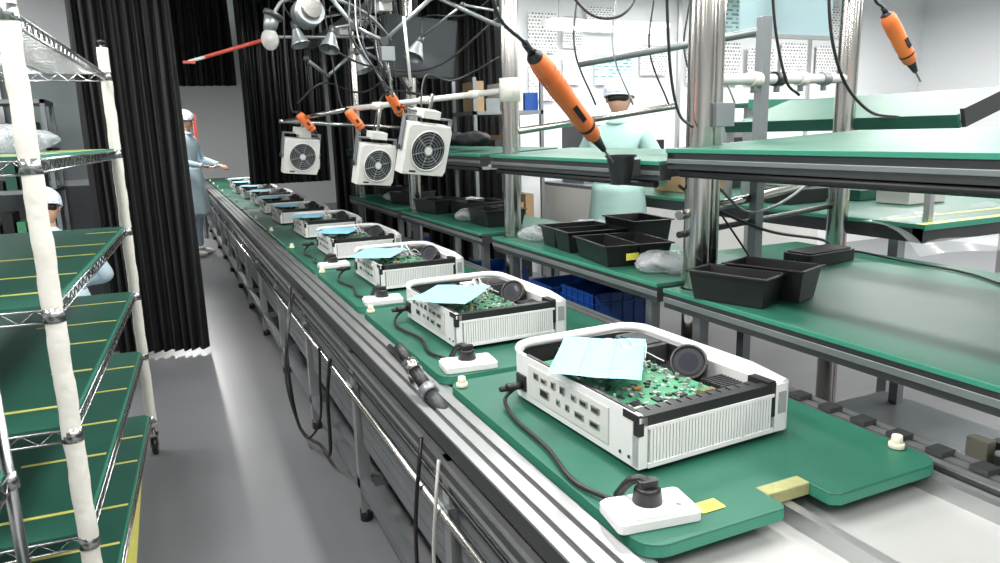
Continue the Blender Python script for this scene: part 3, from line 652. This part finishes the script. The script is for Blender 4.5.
# ------------------------------------------------------------ workers
def worker(name,loc,rot,gown,h=1.75,elL=(.30,-.02,1.18),wrL=(.20,-.27,1.12),elR=(-.30,-.02,1.18),wrR=(-.20,-.27,1.12),headrot=(0,0,0),seated=False):
    root=bpy.data.objects.new(name,None); scene.collection.objects.link(root); root.location=loc; root.rotation_euler=(0,0,rot); s=h/1.75; root.scale=(s,s,s)
    dz=-.42 if seated else 0
    vs=[(0,0,.95),(0,.01,1.08),(0,.015,1.24),(0,.01,1.40),(0,0,1.49),(0,-.01,1.56)]
    rr=[(.165,.115),(.15,.11),(.165,.12),(.15,.105),(.07,.065),(.055,.055)]
    vs=[(x,y,z+dz) for x,y,z in vs]
    es=[(0,1),(1,2),(2,3),(3,4),(4,5)]
    def add(p,r,par): vs.append(tuple(p)); rr.append(r if isinstance(r,tuple) else (r,r)); es.append((par,len(vs)-1)); return len(vs)-1
    D=V((0,0,dz))
    for sgn,el,wr in((1,elL,wrL),(-1,elR,wrR)):
        el=V(el)+D; wr=V(wr)+D
        a=add(V((sgn*.165,.01,1.415))+D,.07,3); u=add((V((sgn*.18,.01,1.40))+D+el)/2,.058,a); e=add(el,.05,u); f=add((el+wr)/2,.044,e); add(wr,.033,f)
        if seated:
            hp=add((sgn*.09,-.02,.50),.095,0); t=add((sgn*.1,-.22,.51),.08,hp); k=add((sgn*.1,-.43,.49),.062,t); c=add((sgn*.1,-.43,.29),.055,k); an=add((sgn*.1,-.43,.1),.042,c)
        else:
            hp=add((sgn*.09,0,.88),.095,0); t=add((sgn*.095,0,.68),.082,hp); k=add((sgn*.1,-.01,.49),.062,t); c=add((sgn*.1,.015,.32),.056,k); an=add((sgn*.1,.01,.1),.042,c)
    me=bpy.data.meshes.new('body'); me.from_pydata(vs,es,[]); me.materials.append(gown)
    o=bpy.data.objects.new('body',me); scene.collection.objects.link(o); o.parent=root
    sk=o.modifiers.new('skin','SKIN'); sk.use_smooth_shade=True
    lay=me.skin_vertices[0] if me.skin_vertices else None
    if lay is None:
        bpy.context.view_layer.objects.active=o; bpy.ops.mesh.customdata_skin_add(); lay=me.skin_vertices[0]
    for i,r in enumerate(rr): lay.data[i].radius=r; lay.data[i].use_root=(i==0)
    ss=o.modifiers.new('sub','SUBSURF'); ss.levels=2; ss.render_levels=2
    b=B()
    def fn(u,v):
        a=u*2*math.pi; z=1.12-.62*v; k=1+.06*math.sin(a*7+1)*v
        if seated: z=1.12+dz-.22*v
        return ((.165+.07*v)*k*math.cos(a),(.125+.06*v)*k*math.sin(a),z)
    b.grid(fn,42,12,gown); b.done('gown_skirt',parent=root,norm=False,solid=.004)
    b=B(); b.tube([(math.cos(a*math.pi/10)*.068,math.sin(a*math.pi/10)*.066,1.50+dz) for a in range(20)],.014,gown,8,True); b.cyl((0,0,1.48+dz),(0,-.012,1.60+dz),.05,SKIN,n=20)
    for sgn,el,wr in((1,elL,wrL),(-1,elR,wrR)):
        el=V(el)+D; wr=V(wr)+D
        b.ell((sgn*.1,-.05-(.43 if seated else 0),.045),(.048,.13,.045),SHOE)
        d=(wr-el).normalized(); w=wr; side=d.cross(V((0,0,1))).normalized()*sgn; upv=side.cross(d).normalized()
        b.tube([w-d*.02,w+d*.01],.036,gown,12)
        q=Matrix((side,d,upv)).transposed().to_4x4(); T=Matrix.Translation(w+d*.055)@q
        b.ell((0,0,0),(.04,.052,.016),SKIN,T=T)
        for k,(fx,fl) in enumerate(((-.03,.062),(-.01,.075),(.011,.07),(.031,.055))):
            b.tube([(fx,.035,0),(fx*1.05,.05+fl*.4,-.004),(fx*1.08,.05+fl*.75,-.018),(fx*1.05,.05+fl*.95,-.036)],[.0095,.009,.0085,.006],SKIN,8,T=T)
        b.tube([(-.025,-.025,-.003),(-.052,.0,-.01),(-.062,.03,-.02),(-.058,.05,-.028)],[.013,.011,.01,.007],SKIN,8,T=T)
    b.done('hands_shoes_collar',parent=root)
    b=B()
    def hd(u,v):
        a=u*2*math.pi; th=v*math.pi; x=math.sin(th)*math.cos(a); y=math.sin(th)*math.sin(a); z=math.cos(th)
        w=.076*(1-.22*max(0,-z)**1.5); dd=.094*(1-.12*max(0,-z)) ; 
        return (x*w,y*dd,z*.118)
    b.grid(hd,32,22,SKIN)
    b.tube([(0,-.088,.02),(0,-.098,0),(0,-.112,-.022),(0,-.096,-.032)],[.008,.010,.015,.008],SKIN,10)
    for sx in(-1,1):
        b.ell((sx*.03,-.080,.008),(.014,.009,.008),WH); b.ell((sx*.03,-.0875,.008),(.006,.004,.006),HAIR)
        b.tube([(sx*.016,-.09,.026),(sx*.03,-.092,.031),(sx*.046,-.08,.027)],.003,HAIR,6)
        b.ell((sx*.078,.005,-.005),(.009,.018,.03),SKIN)
    b.ell((0,-.088,-.055),(.022,.008,.006),MOUTH)
    b.ell((0,.035,-.012),(.068,.062,.05),HAIR)
    def cp(u,v):
        a=u*2*math.pi; th=v*math.pi*.60; k=1+.02*math.sin(a*16)*math.sin(th)
        return (math.sin(th)*math.cos(a)*.100*k,math.sin(th)*math.sin(a)*.118*k+.006,.035+math.cos(th)*.098)
    b.grid(cp,64,12,CAP)
    b.tube([(math.cos(a*math.pi/16)*.094,math.sin(a*math.pi/16)*.111+.006,.006-.012*math.sin(a*math.pi/16)) for a in range(32)],.007,CAP,8,True)
    b.done('head',(0,-.015,1.655+dz),headrot,parent=root,norm=False)
    return root
worker('factory_worker',(2.72,4.05,0),math.radians(125),GOWN,1.80,headrot=(.25,0,.2))
worker('factory_worker',(.28,10.3,0),math.radians(60),GOWNB,1.86)
worker('factory_worker',(-.66,4.9,0),math.radians(190),GOWNB,1.62,headrot=(.4,0,0),seated=True)
b=B(); b.cyl((0,0,.34),(0,0,.385),.17,BK,n=28); b.cyl((0,0,.05),(0,0,.34),.025,STEEL)
for k in range(5):
    a=k*2*math.pi/5; b.cyl((0,0,.08),(math.cos(a)*.24,math.sin(a)*.24,.05),.016,DK); b.ell((math.cos(a)*.24,math.sin(a)*.24,.028),(.027,.027,.027),BK)
b.done('work_stool',(-.66,4.9,0),bevel=.004)
# ------------------------------------------------------------ lights
PW=.80
def fixture(x,y,z,L=1.25,power=55,along='Y'):
    b=B(); 
    T=TR((x,y,z),(0,0,0 if along=='Y' else math.radians(90)))
    b.box(-.09,.09,-L/2,L/2,.02,.07,WH,T)
    for dx in(-.045,.045): b.cyl((dx,-L/2+.03,.0),(dx,L/2-.03,.0),.013,TUBE,n=12,T=T)
    for sy in(-L*.4,L*.4): b.cyl((0,sy,.07),(0,sy,3.3-z),.004,STEEL,T=T)
    b.done('ceiling_light')
    l=bpy.data.lights.new('tube_light','AREA'); l.shape='RECTANGLE'; l.size=.16; l.size_y=L; l.energy=power*PW; l.color=(1,.99,.97)
    o=bpy.data.objects.new('tube_light',l); scene.collection.objects.link(o); o.location=(x,y,z-.03); o.rotation_euler=(0,0,0 if along=='Y' else math.radians(90))
for x,p in((-.5,48),(1.1,44),(2.7,42),(4.6,46)):
    for y in(-.6,1.4,3.4): fixture(x,y,2.85,power=p)
for x in(4.6,2.9): fixture(x,5.2,2.85,power=36)
fixture(-2.2,4.5,2.85,power=60); fixture(-2.2,1.5,2.85,power=50); fixture(-2.2,6.2,2.85,power=50)
fixture(3.9,6.0,2.42,1.3,12,'X'); fixture(6.8,4.7,2.85,power=100); fixture(6.8,2.0,2.85,power=80)  # last two are out-of-view fill lamps, added to brighten the right and back walls
fixture(.0,9.35,2.9,power=70); fixture(.1,12,2.9,power=170); fixture(1.5,12,2.9,power=30)  # first one is added, hidden behind the header curtain, to brighten the corridor worker
w=bpy.data.worlds.new('World'); scene.world=w; w.use_nodes=True; w.node_tree.nodes['Background'].inputs[0].default_value=(.6,.65,.7,1); w.node_tree.nodes['Background'].inputs[1].default_value=.3
# ------------------------------------------------------------ camera
f=720.
d1=V((162-500,281.5-142,-f)).normalized()
yd=(95*d1.x-d1.z*f)/d1.y
up=V((-95,yd,f)).normalized(); up=(up-up.dot(d1)*d1).normalized(); Xc=d1.cross(up)
M=Matrix((Xc,d1,up)).to_4x4(); M.translation=V((0,0,1.5))
cd=bpy.data.cameras.new('camera'); cd.sensor_width=36; cd.lens=36*f/1000; cd.clip_start=.02
co=bpy.data.objects.new('camera',cd); scene.collection.objects.link(co); co.matrix_world=M; scene.camera=co
